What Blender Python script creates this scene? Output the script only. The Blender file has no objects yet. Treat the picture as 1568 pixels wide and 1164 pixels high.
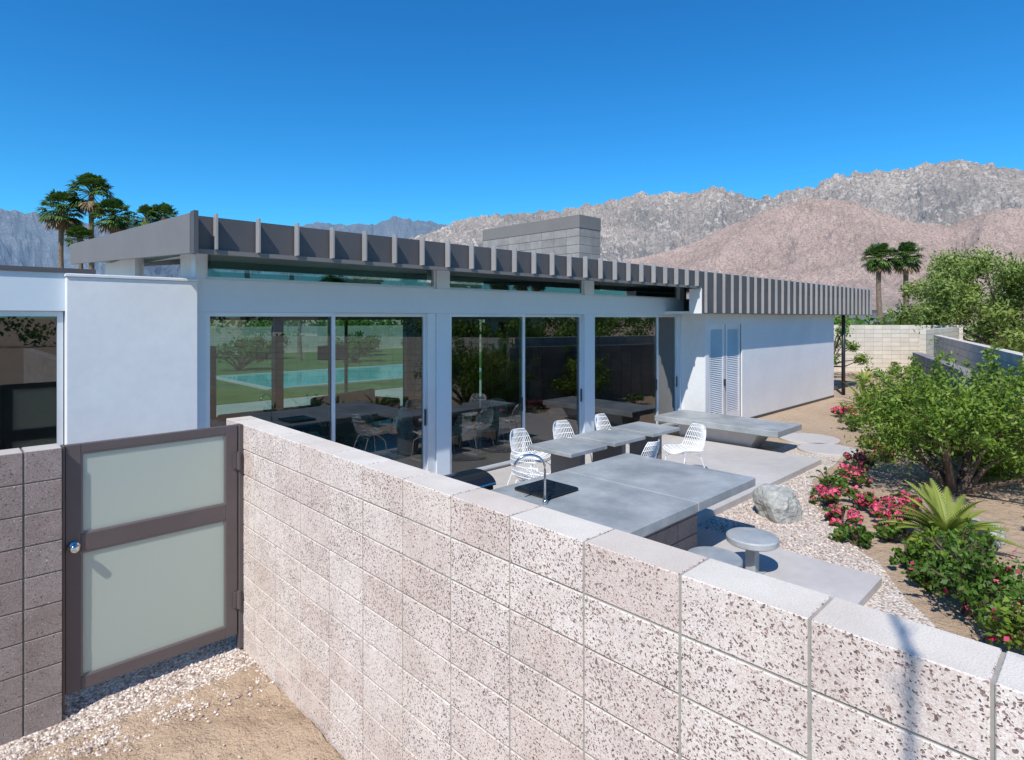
import bpy, math, random
import numpy as np
from mathutils import Vector, noise
random.seed(7); rng=np.random.default_rng(7)
scene=bpy.context.scene
COL=scene.collection
# ---------------------------------------------------------------- helpers
class B:
    def __init__(s): s.v=[];s.f=[];s.m=[];s.t=[]
    def add(s,vs,fs,m=0,t=0.5):
        o=len(s.v); s.v+=[tuple(p) for p in vs]
        for f in fs: s.f.append(tuple(i+o for i in f)); s.m.append(m); s.t.append(t)
    def box(s,x0,x1,y0,y1,z0,z1,m=0,t=0.5):
        s.add([(x0,y0,z0),(x1,y0,z0),(x1,y1,z0),(x0,y1,z0),(x0,y0,z1),(x1,y0,z1),(x1,y1,z1),(x0,y1,z1)],
              [(0,3,2,1),(4,5,6,7),(0,1,5,4),(1,2,6,5),(2,3,7,6),(3,0,4,7)],m,t)
    def bbox(s,x0,x1,y0,y1,z0,z1,b,m=0,t=0.5):
        vs=[];idx={}
        for ix,X in enumerate((x0,x1)):
            for iy,Y in enumerate((y0,y1)):
                for iz,Z in enumerate((z0,z1)):
                    sx=b if ix==0 else -b; sy=b if iy==0 else -b; sz=b if iz==0 else -b
                    idx[(ix,iy,iz,'x')]=len(vs);vs.append((X,Y+sy,Z+sz))
                    idx[(ix,iy,iz,'y')]=len(vs);vs.append((X+sx,Y,Z+sz))
                    idx[(ix,iy,iz,'z')]=len(vs);vs.append((X+sx,Y+sy,Z))
        fs=[]
        I=lambda a,b_,c,k:idx[(a,b_,c,k)]
        fs.append((I(0,0,0,'x'),I(0,0,1,'x'),I(0,1,1,'x'),I(0,1,0,'x')))
        fs.append((I(1,0,0,'x'),I(1,1,0,'x'),I(1,1,1,'x'),I(1,0,1,'x')))
        fs.append((I(0,0,0,'y'),I(1,0,0,'y'),I(1,0,1,'y'),I(0,0,1,'y')))
        fs.append((I(0,1,0,'y'),I(0,1,1,'y'),I(1,1,1,'y'),I(1,1,0,'y')))
        fs.append((I(0,0,0,'z'),I(0,1,0,'z'),I(1,1,0,'z'),I(1,0,0,'z')))
        fs.append((I(0,0,1,'z'),I(1,0,1,'z'),I(1,1,1,'z'),I(0,1,1,'z')))
        for a in (0,1):
            for c in (0,1):
                fs.append((I(a,c,0,'x'),I(a,c,1,'x'),I(a,c,1,'y'),I(a,c,0,'y')))
                fs.append((I(a,0,c,'x'),I(a,1,c,'x'),I(a,1,c,'z'),I(a,0,c,'z')))
                fs.append((I(0,a,c,'y'),I(1,a,c,'y'),I(1,a,c,'z'),I(0,a,c,'z')))
        for a in (0,1):
            for c in (0,1):
                for d in (0,1):
                    fs.append((I(a,c,d,'x'),I(a,c,d,'y'),I(a,c,d,'z')))
        s.add(vs,fs,m,t)
    def tube(s,pts,rad,n=8,m=0,caps=True):
        pts=[Vector(p) for p in pts]
        if not hasattr(rad,'__len__'): rad=[rad]*len(pts)
        vs=[];fs=[]
        for i,p in enumerate(pts):
            d=(pts[min(i+1,len(pts)-1)]-pts[max(i-1,0)]).normalized()
            a=d.cross(Vector((0,0,1)))
            if a.length<.05: a=d.cross(Vector((0,1,0)))
            a.normalize(); b=d.cross(a)
            for k in range(n):
                w=2*math.pi*k/n
                vs.append(p+(a*math.cos(w)+b*math.sin(w))*rad[i])
        for i in range(len(pts)-1):
            for k in range(n):
                fs.append((i*n+k,i*n+(k+1)%n,(i+1)*n+(k+1)%n,(i+1)*n+k))
        if caps: fs.append(tuple(range(n))[::-1]); fs.append(tuple((len(pts)-1)*n+k for k in range(n)))
        s.add(vs,fs,m)
    def disc(s,x,y,z0,z1,r,n=40,m=0,bev=.01):
        vs=[];fs=[]
        for (rr,z) in ((r-bev,z0),(r,z0+bev),(r,z1-bev),(r-bev,z1)):
            for k in range(n):
                w=2*math.pi*k/n; vs.append((x+rr*math.cos(w),y+rr*math.sin(w),z))
        for i in range(3):
            for k in range(n): fs.append((i*n+k,i*n+(k+1)%n,(i+1)*n+(k+1)%n,(i+1)*n+k))
        fs.append(tuple(range(n))[::-1]); fs.append(tuple(3*n+k for k in range(n)))
        s.add(vs,fs,m)
    def obj(s,name,mats,parent=None,smooth=False):
        me=bpy.data.meshes.new(name); me.from_pydata(s.v,[],s.f)
        if not isinstance(mats,(list,tuple)): mats=[mats]
        for q in mats: me.materials.append(q)
        me.polygons.foreach_set('material_index',s.m)
        a=me.attributes.new('tint','FLOAT','FACE'); a.data.foreach_set('value',s.t)
        if smooth: me.polygons.foreach_set('use_smooth',[True]*len(s.f))
        me.update()
        o=bpy.data.objects.new(name,me); COL.objects.link(o)
        if parent: o.parent=parent
        return o
def empty(name,loc=(0,0,0),rz=0):
    o=bpy.data.objects.new(name,None); COL.objects.link(o); o.location=loc; o.rotation_euler[2]=rz
    o.empty_display_size=.2
    return o
def box(name,a,mat,parent=None,bev=0):
    b=B()
    if bev: b.bbox(*a,bev)
    else: b.box(*a)
    return b.obj(name,mat,parent)
def newmat(name):
    m=bpy.data.materials.new(name); m.use_nodes=True
    nt=m.node_tree; return m,nt,nt.nodes['Principled BSDF']
def N(nt,t,**k):
    n=nt.nodes.new(t)
    for a,b in k.items(): setattr(n,a,b)
    return n
def posn(nt): return N(nt,'ShaderNodeNewGeometry').outputs['Position']
def noi(nt,scale,detail=4,rough=.6,vec=None):
    n=N(nt,'ShaderNodeTexNoise'); n.inputs['Scale'].default_value=scale; n.inputs['Detail'].default_value=detail; n.inputs['Roughness'].default_value=rough
    nt.links.new(vec if vec else posn(nt),n.inputs['Vector']); return n
def ramp(nt,src,stops):
    r=N(nt,'ShaderNodeValToRGB'); nt.links.new(src,r.inputs[0]); e=r.color_ramp.elements
    while len(e)<len(stops): e.new(.5)
    for i,(p,c) in enumerate(stops):
        e[i].position=p; e[i].color=(c,c,c,1) if not hasattr(c,'__len__') else (*c,1)
    return r
def mixc(nt,f,a,b,mode='MIX'):
    n=N(nt,'ShaderNodeMix',data_type='RGBA',blend_type=mode)
    for k,x in ((0,f),(6,a),(7,b)):
        if hasattr(x,'node'): nt.links.new(x,n.inputs[k])
        else: n.inputs[k].default_value = x if k==0 else (*x,1)
    return n.outputs[2]
def math_(nt,op,a,b=0):
    n=N(nt,'ShaderNodeMath',operation=op)
    for k,x in ((0,a),(1,b)):
        if hasattr(x,'node'): nt.links.new(x,n.inputs[k])
        else: n.inputs[k].default_value=x
    return n.outputs[0]
def bump(nt,p,h,strength,dist):
    n=N(nt,'ShaderNodeBump'); n.inputs['Strength'].default_value=strength; n.inputs['Distance'].default_value=dist
    nt.links.new(h,n.inputs['Height']); nt.links.new(n.outputs[0],p.inputs['Normal']); return n
def simple(name,c1,c2=None,scale=3,rough=.7,metal=0,bs=0,bscale=60,bd=.005,tint=0,vr=.55):
    m,nt,p=newmat(name); p.inputs['Roughness'].default_value=rough; p.inputs['Metallic'].default_value=metal
    c2=c2 or tuple(x*.85 for x in c1)
    n=noi(nt,scale); r=ramp(nt,n.outputs[0],[(.35,c1),(.65,c2)])
    out=r.outputs[0]
    n2=noi(nt,scale*9,3); out=mixc(nt,.25,out,ramp(nt,n2.outputs[0],[(.3,vr),(.7,1.)]).outputs[0],'MULTIPLY')
    if tint:
        at=N(nt,'ShaderNodeAttribute'); at.attribute_name='tint'
        out=mixc(nt,1,out,ramp(nt,at.outputs['Fac'],[(0,1-tint),(1,1.)]).outputs[0],'MULTIPLY')
    nt.links.new(out,p.inputs['Base Color'])
    if bs: bump(nt,p,noi(nt,bscale,3).outputs[0],bs,bd)
    return m
# ---------------------------------------------------------------- materials
def block_mat(name,c1,c2,top,pit1,pit2):
    m,nt,p=newmat(name); p.inputs['Roughness'].default_value=.9
    pos=posn(nt)
    dn=noi(nt,70,2,.5,pos)
    off=N(nt,'ShaderNodeVectorMath',operation='SCALE'); off.inputs['Scale'].default_value=.02; nt.links.new(dn.outputs['Color'],off.inputs[0])
    ad=N(nt,'ShaderNodeVectorMath',operation='ADD'); nt.links.new(pos,ad.inputs[0]); nt.links.new(off.outputs[0],ad.inputs[1])
    at=N(nt,'ShaderNodeAttribute'); at.attribute_name='tint'
    base=ramp(nt,noi(nt,6,4).outputs[0],[(.35,c1),(.65,c2)]).outputs[0]
    tn=ramp(nt,at.outputs['Fac'],[(0,(.89,.84,.82)),(.5,(.96,.94,.93)),(1,(1.0,1.0,1.0))]).outputs[0]
    g=N(nt,'ShaderNodeNewGeometry'); sx=N(nt,'ShaderNodeSeparateXYZ'); nt.links.new(g.outputs['True Normal'],sx.inputs[0])
    side=math_(nt,'LESS_THAN',sx.outputs[2],.9)
    tp=mixc(nt,.8,top,ramp(nt,noi(nt,4,5).outputs[0],[(.3,.84),(.7,1.)]).outputs[0],'MULTIPLY')
    base=mixc(nt,side,tp,base)
    base=mixc(nt,1,base,tn,'MULTIPLY')
    base=mixc(nt,.45,base,ramp(nt,noi(nt,170,2).outputs[0],[(.35,.62),(.6,1.)]).outputs[0],'MULTIPLY')
    mp=N(nt,'ShaderNodeMapping'); mp.inputs['Scale'].default_value=(1.6,1.6,.45); nt.links.new(pos,mp.inputs['Vector'])
    base=mixc(nt,.5,base,ramp(nt,noi(nt,1.6,5,.65,mp.outputs[0]).outputs[0],[(.35,(.82,.77,.72)),(.6,(1,1,1))]).outputs[0],'MULTIPLY')
    v=N(nt,'ShaderNodeTexVoronoi'); v.inputs['Scale'].default_value=190; nt.links.new(ad.outputs[0],v.inputs['Vector'])
    sp=N(nt,'ShaderNodeSeparateColor'); nt.links.new(v.outputs['Color'],sp.inputs[0])
    ag=ramp(nt,sp.outputs[0],[(0,(.68,.56,.51)),(.4,(1,1,1)),(.75,(1,1,1)),(1,(.76,.73,.71))]).outputs[0]
    base=mixc(nt,math_(nt,'MULTIPLY',side,.7),base,ag,'MULTIPLY')
    h=None
    for sc,thr,frac in ((85,.40,.34),(130,.40,.48)):
        v=N(nt,'ShaderNodeTexVoronoi'); v.inputs['Scale'].default_value=sc; nt.links.new(ad.outputs[0],v.inputs['Vector'])
        sp=N(nt,'ShaderNodeSeparateColor'); nt.links.new(v.outputs['Color'],sp.inputs[0])
        d=ramp(nt,v.outputs['Distance'],[(thr-.10,1.),(thr+.04,0.)]).outputs[0]
        lf=math_(nt,'MULTIPLY',ramp(nt,noi(nt,7,3).outputs[0],[(.35,.45),(.65,1.)]).outputs[0],frac)
        on=math_(nt,'LESS_THAN',sp.outputs[0],lf)
        k=math_(nt,'MULTIPLY',math_(nt,'MULTIPLY',d,on),side)
        pc=mixc(nt,sp.outputs[1],pit1,pit2)
        base=mixc(nt,k,base,pc)
        h=k if h is None else math_(nt,'MAXIMUM',h,k)
    nt.links.new(base,p.inputs['Base Color'])
    hh=math_(nt,'ADD',math_(nt,'MULTIPLY',h,-1.),math_(nt,'MULTIPLY',noi(nt,200,2).outputs[0],.5))
    bump(nt,p,hh,.8,.004)
    return m
M_block=block_mat('ground_face_block',(.88,.79,.72),(.78,.69,.63),(.78,.72,.63),(.10,.07,.065),(.40,.26,.22))
M_block2=block_mat('dark_shaded_block',(.38,.32,.30),(.31,.26,.24),(.62,.57,.51),(.07,.05,.05),(.55,.48,.45))  # block colour with the gate wall's shade painted in; also dark pedestal blocks
M_mortar=simple('mortar',(.38,.36,.32),(.31,.295,.26),20,.95)
M_mortar2=simple('dark_mortar',(.17,.155,.14),(.13,.12,.11),20,.95)
M_lblock=simple('cream_block',(.72,.66,.56),(.66,.60,.50),2,.9,bs=.3,tint=.15)
M_lmortar=simple('cream_mortar',(.40,.36,.31),None,20,.95)
M_gblock=simple('grey_block',(.34,.32,.305),(.27,.255,.24),4,.9,bs=.4,tint=.25)
M_stucco=simple('white_stucco',(.76,.765,.765),(.71,.715,.72),1.1,.9,bs=.22,bscale=14,bd=.008,vr=.8)
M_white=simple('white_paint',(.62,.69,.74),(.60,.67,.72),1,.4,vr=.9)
M_whitetrim=simple('bright_white_paint',(.80,.80,.80),None,1,.5,vr=.9)
M_alum=simple('aluminium_frame',(.74,.77,.80),None,1,.35,metal=.2,vr=.9)
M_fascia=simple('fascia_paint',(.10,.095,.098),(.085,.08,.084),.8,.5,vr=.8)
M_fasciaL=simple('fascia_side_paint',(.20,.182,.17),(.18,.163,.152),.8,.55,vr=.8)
M_fin=simple('fin_paint',(.36,.345,.34),None,1,.5,vr=.8)
M_roof=simple('roof_membrane',(.45,.43,.40),None,1,.9)
M_frame=simple('gate_steel',(.115,.092,.092),(.10,.08,.08),3,.45,vr=.8)
M_conc=simple('polished_concrete',(.42,.44,.445),(.26,.285,.295),1.8,.42,bs=.15,bscale=40)
M_pave=simple('patio_concrete',(.54,.51,.49),(.46,.435,.415),.8,.8,bs=.15,bscale=80,vr=.6)
M_dark=simple('dark_steel',(.03,.032,.036),None,3,.35)
M_black=simple('black_lid',(.012,.014,.018),None,3,.18)
M_chrome=simple('chrome',(.75,.75,.75),None,3,.1,metal=1)
M_wire=simple('white_wire',(.88,.89,.89),None,3,.35,vr=.9)
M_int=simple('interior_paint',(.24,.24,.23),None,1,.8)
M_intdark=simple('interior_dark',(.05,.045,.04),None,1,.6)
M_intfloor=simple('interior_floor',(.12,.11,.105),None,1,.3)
M_wood=simple('walnut',(.26,.09,.035),(.16,.055,.022),4,.4)
M_rock=simple('granite',(.50,.50,.46),(.28,.29,.27),9,.9,bs=.9,bscale=12,bd=.04)
M_bark=simple('bark',(.16,.11,.08),(.09,.065,.05),9,.95,bs=.6,bscale=30,bd=.02)
M_palmtrunk=simple('palm_bark',(.26,.19,.13),(.15,.11,.08),4,.95,bs=.6,bscale=8,bd=.05)
M_water=simple('pool_water',(.02,.62,.68),(.03,.70,.74),.8,.06,vr=.9)
M_lawn=simple('lawn_grass',(.10,.19,.03),(.06,.12,.02),.6,.95,bs=.4)
m,nt,p=newmat('sand'); M_sand=m; p.inputs['Roughness'].default_value=1
b0=ramp(nt,noi(nt,.8,6).outputs[0],[(.3,(.58,.43,.30)),(.7,(.48,.35,.24))]).outputs[0]
b0=mixc(nt,.5,b0,ramp(nt,noi(nt,90,3).outputs[0],[(.3,.6),(.65,1.)]).outputs[0],'MULTIPLY')
b0=mixc(nt,.5,b0,ramp(nt,noi(nt,6,5).outputs[0],[(.35,.78),(.6,1.)]).outputs[0],'MULTIPLY')
vv=N(nt,'ShaderNodeTexVoronoi'); vv.inputs['Scale'].default_value=45; nt.links.new(posn(nt),vv.inputs['Vector'])
sp=N(nt,'ShaderNodeSeparateColor'); nt.links.new(vv.outputs['Color'],sp.inputs[0])
peb=math_(nt,'MULTIPLY',math_(nt,'LESS_THAN',vv.outputs['Distance'],.28),math_(nt,'LESS_THAN',sp.outputs[0],.12))
b0=mixc(nt,peb,b0,mixc(nt,sp.outputs[1],(.25,.18,.13),(.7,.6,.48)))
nt.links.new(b0,p.inputs['Base Color'])
hs=math_(nt,'ADD',noi(nt,7,5,.6).outputs[0],math_(nt,'MULTIPLY',noi(nt,60,3).outputs[0],.25))
bump(nt,p,hs,1.,.08)
m,nt,p=newmat('gravel'); M_gravel=m; p.inputs['Roughness'].default_value=.95
v1=N(nt,'ShaderNodeTexVoronoi'); v1.inputs['Scale'].default_value=48; nt.links.new(posn(nt),v1.inputs['Vector'])
sp=N(nt,'ShaderNodeSeparateColor'); nt.links.new(v1.outputs['Color'],sp.inputs[0])
gc=ramp(nt,sp.outputs[0],[(0,(.34,.26,.21)),(.2,(.62,.51,.43)),(.6,(.74,.65,.57)),(1,(.86,.80,.73))]).outputs[0]
gc=mixc(nt,1,gc,ramp(nt,v1.outputs['Distance'],[(.35,1.),(.8,.5)]).outputs[0],'MULTIPLY')
gc=mixc(nt,.5,gc,ramp(nt,noi(nt,3,4).outputs[0],[(.3,(.8,.72,.62)),(.6,(1,1,1))]).outputs[0],'MULTIPLY')
nt.links.new(gc,p.inputs['Base Color'])
bump(nt,p,math_(nt,'MULTIPLY',v1.outputs['Distance'],-1.),.8,.014)
m,nt,p=newmat('pebble'); M_peb=m; p.inputs['Roughness'].default_value=.9
at=N(nt,'ShaderNodeAttribute'); at.attribute_name='tint'
nt.links.new(ramp(nt,at.outputs['Fac'],[(0,(.2,.15,.13)),(.4,(.48,.38,.32)),(1,(.74,.67,.60))]).outputs[0],p.inputs['Base Color'])
def glass(name,tint=(.80,.88,.86),boost=1.4,add=.02):
    m=bpy.data.materials.new(name); m.use_nodes=True; nt=m.node_tree; nt.nodes.clear()
    o=N(nt,'ShaderNodeOutputMaterial'); mx=N(nt,'ShaderNodeMixShader'); t=N(nt,'ShaderNodeBsdfTransparent'); g=N(nt,'ShaderNodeBsdfGlossy')
    t.inputs[0].default_value=(*tint,1); g.inputs['Roughness'].default_value=.0
    f=N(nt,'ShaderNodeFresnel'); f.inputs[0].default_value=1.5
    k=math_(nt,'ADD',math_(nt,'MULTIPLY',f.outputs[0],boost),add)
    nt.links.new(k,mx.inputs[0]); nt.links.new(t.outputs[0],mx.inputs[1]); nt.links.new(g.outputs[0],mx.inputs[2]); nt.links.new(mx.outputs[0],o.inputs[0])
    return m
M_glass=glass('window_glass',(.44,.58,.53),2.4,.05)
M_glassc=glass('clerestory_glass',(.30,.46,.42),2.4,.05)
M_glassb=glass('rear_window_glass',(.62,.80,.74),1.,0)
M_glassd=glass('rear_tinted_glass',(.16,.28,.26),1.,0)
m,nt,p=newmat('frosted_glass'); M_frost=m
p.inputs['Base Color'].default_value=(.60,.65,.60,1); p.inputs['Roughness'].default_value=.35
tr=N(nt,'ShaderNodeBsdfTranslucent'); tr.inputs[0].default_value=(.86,.90,.80,1)
mx=N(nt,'ShaderNodeMixShader'); mx.inputs[0].default_value=.55
nt.links.new(p.outputs[0],mx.inputs[1]); nt.links.new(tr.outputs[0],mx.inputs[2]); nt.links.new(mx.outputs[0],nt.nodes['Material Output'].inputs[0])
def leafmat(name,c1,c2,tl=.35,sc=2.5):
    m,nt,p=newmat(name); p.inputs['Roughness'].default_value=.55
    at=N(nt,'ShaderNodeAttribute'); at.attribute_name='tint'
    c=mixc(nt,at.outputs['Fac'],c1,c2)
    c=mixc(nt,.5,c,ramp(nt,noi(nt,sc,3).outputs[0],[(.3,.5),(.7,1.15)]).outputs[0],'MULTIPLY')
    nt.links.new(c,p.inputs['Base Color'])
    tr=N(nt,'ShaderNodeBsdfTranslucent'); nt.links.new(c,tr.inputs[0])
    mx=N(nt,'ShaderNodeMixShader'); mx.inputs[0].default_value=tl
    nt.links.new(p.outputs[0],mx.inputs[1]); nt.links.new(tr.outputs[0],mx.inputs[2]); nt.links.new(mx.outputs[0],nt.nodes['Material Output'].inputs[0])
    return m
M_leaf=leafmat('shrub_leaf',(.08,.165,.012),(.25,.37,.04))
M_leafd=leafmat('dark_leaf',(.045,.12,.012),(.13,.25,.03))
M_olive=leafmat('palo_verde_leaf',(.15,.22,.04),(.31,.40,.09),sc=.6)
M_palm=leafmat('palm_frond',(.04,.10,.015),(.12,.22,.035),.3,.5)
M_agave=leafmat('agave_leaf',(.20,.28,.04),(.42,.46,.09))
M_pink=leafmat('flower_petal',(.70,.02,.09),(.95,.18,.33),.3)
M_dry=leafmat('dry_frond',(.22,.15,.08),(.3,.22,.12),.2)
def mount(name,cols,light,scale,haze,haze_glow,lf=.6,hc=(.25,.36,.50)):
    m,nt,p=newmat(name); p.inputs['Roughness'].default_value=1; p.inputs['Specular IOR Level'].default_value=0
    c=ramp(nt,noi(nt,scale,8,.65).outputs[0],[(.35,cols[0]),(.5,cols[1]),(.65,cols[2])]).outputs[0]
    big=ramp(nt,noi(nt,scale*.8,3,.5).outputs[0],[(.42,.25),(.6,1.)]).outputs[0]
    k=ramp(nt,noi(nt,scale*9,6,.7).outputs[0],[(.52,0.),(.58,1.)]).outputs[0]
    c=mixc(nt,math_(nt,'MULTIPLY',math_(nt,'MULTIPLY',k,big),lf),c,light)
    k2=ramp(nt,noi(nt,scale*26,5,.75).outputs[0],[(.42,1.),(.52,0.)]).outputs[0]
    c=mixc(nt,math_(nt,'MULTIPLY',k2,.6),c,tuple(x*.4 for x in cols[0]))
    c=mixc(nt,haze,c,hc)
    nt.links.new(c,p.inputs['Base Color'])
    p.inputs['Emission Color'].default_value=(.30,.50,.80,1); p.inputs['Emission Strength'].default_value=haze_glow  # bluish tint and glow paint distance haze into the rock colour
    return m
M_mfar=mount('far_mountain_hazed_rock',((.15,.12,.09),(.25,.195,.15),(.33,.26,.20)),(.52,.44,.36),.0014,.05,.13,.75)
M_mnear=mount('brown_mountain_hazed_rock',((.27,.19,.145),(.34,.24,.19),(.40,.285,.225)),(.47,.35,.28),.004,.03,.07,.6)
M_mleft=mount('blue_mountain_hazed_rock',((.06,.065,.065),(.09,.09,.09),(.13,.125,.115)),(.2,.19,.18),.0012,.25,.27,.6,(.07,.12,.20))
# ---------------------------------------------------------------- world / sun / cam
E=math.radians(50); PH=math.radians(24)
tosun=Vector((-math.cos(E)*math.cos(PH),-math.cos(E)*math.sin(PH),math.sin(E)))
w=bpy.data.worlds.new("World"); scene.world=w; w.use_nodes=True; nt=w.node_tree
sky=N(nt,'ShaderNodeTexSky'); sky.sky_type='NISHITA'; sky.sun_disc=False; sky.sun_elevation=E
sky.sun_rotation=math.atan2(tosun.x,tosun.y); sky.air_density=1.0; sky.dust_density=.05; sky.ozone_density=3.0; sky.altitude=400
hs=N(nt,'ShaderNodeHueSaturation'); hs.inputs['Saturation'].default_value=1.25
tint=mixc(nt,1.,hs.outputs[0],(.36,1.03,1.28),'MULTIPLY')
bg=nt.nodes['Background']; bg.inputs[1].default_value=.135
nt.links.new(sky.outputs[0],hs.inputs['Color']); nt.links.new(tint,bg.inputs[0])
sl=bpy.data.lights.new('sun','SUN'); sl.energy=5.0; sl.angle=math.radians(.5); sl.color=(1,.95,.87)
so=bpy.data.objects.new('sun',sl); COL.objects.link(so); so.rotation_euler=(-tosun).to_track_quat('-Z','Y').to_euler(); so.location=(0,0,30)
cam=bpy.data.cameras.new('camera'); co=bpy.data.objects.new('camera',cam); COL.objects.link(co); scene.camera=co
co.location=(0,0,2.65); co.rotation_euler=(math.radians(90),0,math.radians(-44.2)); cam.lens=20.89; cam.sensor_width=36
cam.shift_y=-.0606; cam.clip_start=.05; cam.clip_end=60000
scene.view_settings.view_transform='Standard'; scene.view_settings.look='None'; scene.view_settings.exposure=0
# ---------------------------------------------------------------- ground
def sheet(name,poly,z,mat):
    b=B(); b.add([(x,y,z) for x,y in poly],[tuple(range(len(poly)))])
    return b.obj(name,mat)
sheet('ground',[(-30000,-30000),(30000,-30000),(30000,30000),(-30000,30000)],0,M_sand)
sheet('gravel_bed',[(1.9,-3),(5,-3),(5.5,.3),(6.04,1.02),(6.6,1.45),(7.36,1.86),(7.65,2.23),(8.1,2.5),(8.6,2.85),(9.16,3.19),(10.3,3.54),(11.6,3.62),(13.1,3.83),(13.4,4.3),(13,4.9),(11,4.9),(1.9,4.9)],.005,M_gravel)
sheet('gravel_strip',[(-6,4.35),(-2,4.4),(.3,4.38),(.9,4.44),(1.8,4.42),(1.8,6.2),(-6,6.2)],.005,M_gravel)
sheet('lawn',[(14,-1.5),(80,-1.5),(80,-25),(9,-25)],.01,M_lawn)  # unseen grass added beside the garden to turn the door reflections green
b=B()
def pebble(x,y,r,z=.008):
    vs=[]
    for d in ((1,0,0),(-1,0,0),(0,1,0),(0,-1,0),(0,0,1),(0,0,-1)):
        vs.append((x+d[0]*r*random.uniform(.7,1.4),y+d[1]*r*random.uniform(.7,1.4),z+d[2]*r*.8))
    b.add(vs,[(0,2,4),(2,1,4),(1,3,4),(3,0,4),(2,0,5),(1,2,5),(3,1,5),(0,3,5)],0,random.random())
for i in range(3600):
    x=random.uniform(-.6,1.76); y=random.triangular(4.2,5.6,4.5); r=random.uniform(.006,.016)
    if x<.6 and y>4.82: continue
    pebble(x,y,r)
for i in range(5200):
    x=random.uniform(6.75,12); y=random.uniform(1.5,3.75)
    if y< 1.45+(x-6.6)*.58 : continue
    pebble(x,y,random.uniform(.008,.02))
for i in range(260):
    x=random.uniform(-1,1.7); y=random.uniform(2.5,4.4); pebble(x,y,random.uniform(.004,.012),.03)
b.obj('gravel_pebbles',M_peb)
b=B(); nx,ny=110,100
vs=[];fs=[]
for i in range(nx):
    for j in range(ny):
        x=-5+ (6.75)*i/(nx-1); y=-1+5.6*j/(ny-1)
        e=min(1,max(0,(y+1)*1.5),max(0,(4.6-y)*3),max(0,(x+5)*1.5))
        h=.012+.05*(noise.fractal(Vector((x*2.2,y*2.2,3)),.8,2,4))*e+.022*noise.noise(Vector((x*8,y*8,0)))*e
        vs.append((x,y,h))
for i in range(nx-1):
    for j in range(ny-1): fs.append((i*ny+j,(i+1)*ny+j,(i+1)*ny+j+1,i*ny+j+1))
b.add(vs,fs); b.obj('sand_yard',M_sand,smooth=True)
box('patio_slab',(2.0,11.5,3.8,7.36,-.05,.10),M_pave,bev=.008)
box('lower_patio_slab',(3.4,6.72,1.66,3.79,-.05,.092),M_pave,bev=.008)
for (x,y,r) in ((12.75,4.1,.55),(13.6,4.75,.6)):
    b=B(); b.disc(x,y,-.02,.05,r); b.obj('stepping_stone',M_pave)
# ---------------------------------------------------------------- block walls
BL=.4064; BH=.2
def blockwall(name,ax,c0,c1,starts,rows,mat,mort,j=.005):
    b=B(); lo=starts[0]; hi=starts[-1]
    zt=rows*BH
    if ax=='y': b.box(c0+.006,c1-.006,lo+.006,hi-.006,-.05,zt-.006,1)
    else: b.box(lo+.006,hi-.006,c0+.006,c1-.006,-.05,zt-.006,1)
    for k in range(len(starts)-1):
        for r in range(rows):
            a0=starts[k]+j*random.uniform(.8,1.1); a1=starts[k+1]-j*random.uniform(.8,1.1); z0=r*BH+(j*.8 if r else -.05); z1=(r+1)*BH-(j*.8 if r<rows-1 else 0)
            t=random.random(); q=random.uniform(-.0015,.0015)
            if ax=='y': b.bbox(c0+q,c1+q,a0,a1,z0,z1,.003,0,t)
            else: b.bbox(a0,a1,c0+q,c1+q,z0,z1,.003,0,t)
    return b.obj(name,[mat,mort])
st=[.2124+BL*n for n in range(-16,13)]+[.2124+BL*12+.2]
blockwall('block_wall','y',1.77,1.97,st,9,M_block,M_mortar)
st=[.605-.2-BL*n for n in range(14)][::-1]+[.605]
blockwall('block_wall','x',4.84,5.04,st,9,M_block2,M_mortar2)
# unseen stems added behind the viewpoint to cast a pole shadow on the wall
b=B()
def stem(bx,by,lx,ly,h):
    P=[Vector((bx+lx*t+.03*math.sin(5*t),by+ly*t,h*t)) for t in np.linspace(0,1,9)]
    b.tube(P,[.024*(1-.55*i/8) for i in range(9)],6)
    for i in range(16):
        q=P[5].lerp(P[8],random.random()); a=random.uniform(0,6.28); b.tube([q,q+Vector((math.cos(a)*.07,math.sin(a)*.07,.05))],[.006,.002],4)
stem(-.66,-.66,.06,-.04,5.3); stem(-.62,-.72,.10,-.28,5.1); stem(-.70,-.66,-.5,.2,4.6)
b.obj('shadow_caster_stems',M_bark)
# ---------------------------------------------------------------- gate
G=empty('garden_gate')
gy0,gy1=4.90,4.95
b=B()
fw=.085
b.bbox(.625,.625+fw,gy0,gy1,.14,1.80,.003); b.bbox(1.64-.0,1.64+fw,gy0,gy1,.14,1.80,.003)
b.bbox(.625+fw,1.64,gy0+.001,gy1-.001,.14,.14+fw,.003); b.bbox(.625+fw,1.64,gy0+.001,gy1-.001,1.80-.06,1.80,.003)
b.bbox(.625+fw,1.64,gy0+.001,gy1-.001,1.07,1.19,.003)
b.obj('frame',M_frame,G)
b=B()
for (z0,z1) in ((.14+fw,1.07),(1.19,1.74)):
    for (x0,x1,zz0,zz1) in ((.71,.722,z0,z1),(1.628,1.64,z0,z1),(.722,1.628,z0,z0+.012),(.722,1.628,z1-.012,z1)):
        b.box(x0,x1,gy0+.008,gy1-.006,zz0,zz1)
b.obj('glazing_bead',M_fasciaL,G)
b=B(); b.box(.72,1.63,gy0+.018,gy0+.026,.23,1.065); b.box(.72,1.63,gy0+.018,gy0+.026,1.195,1.735); b.obj('frosted_panel',M_frost,G)
box('jamb',(1.735,1.768,gy0-.01,gy1+.02,.02,1.80),M_frame,G,.003)
box('latch_jamb',(.606,.622,gy0-.01,gy1+.02,.02,1.80),M_frame,G,.003)
b=B()
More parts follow.
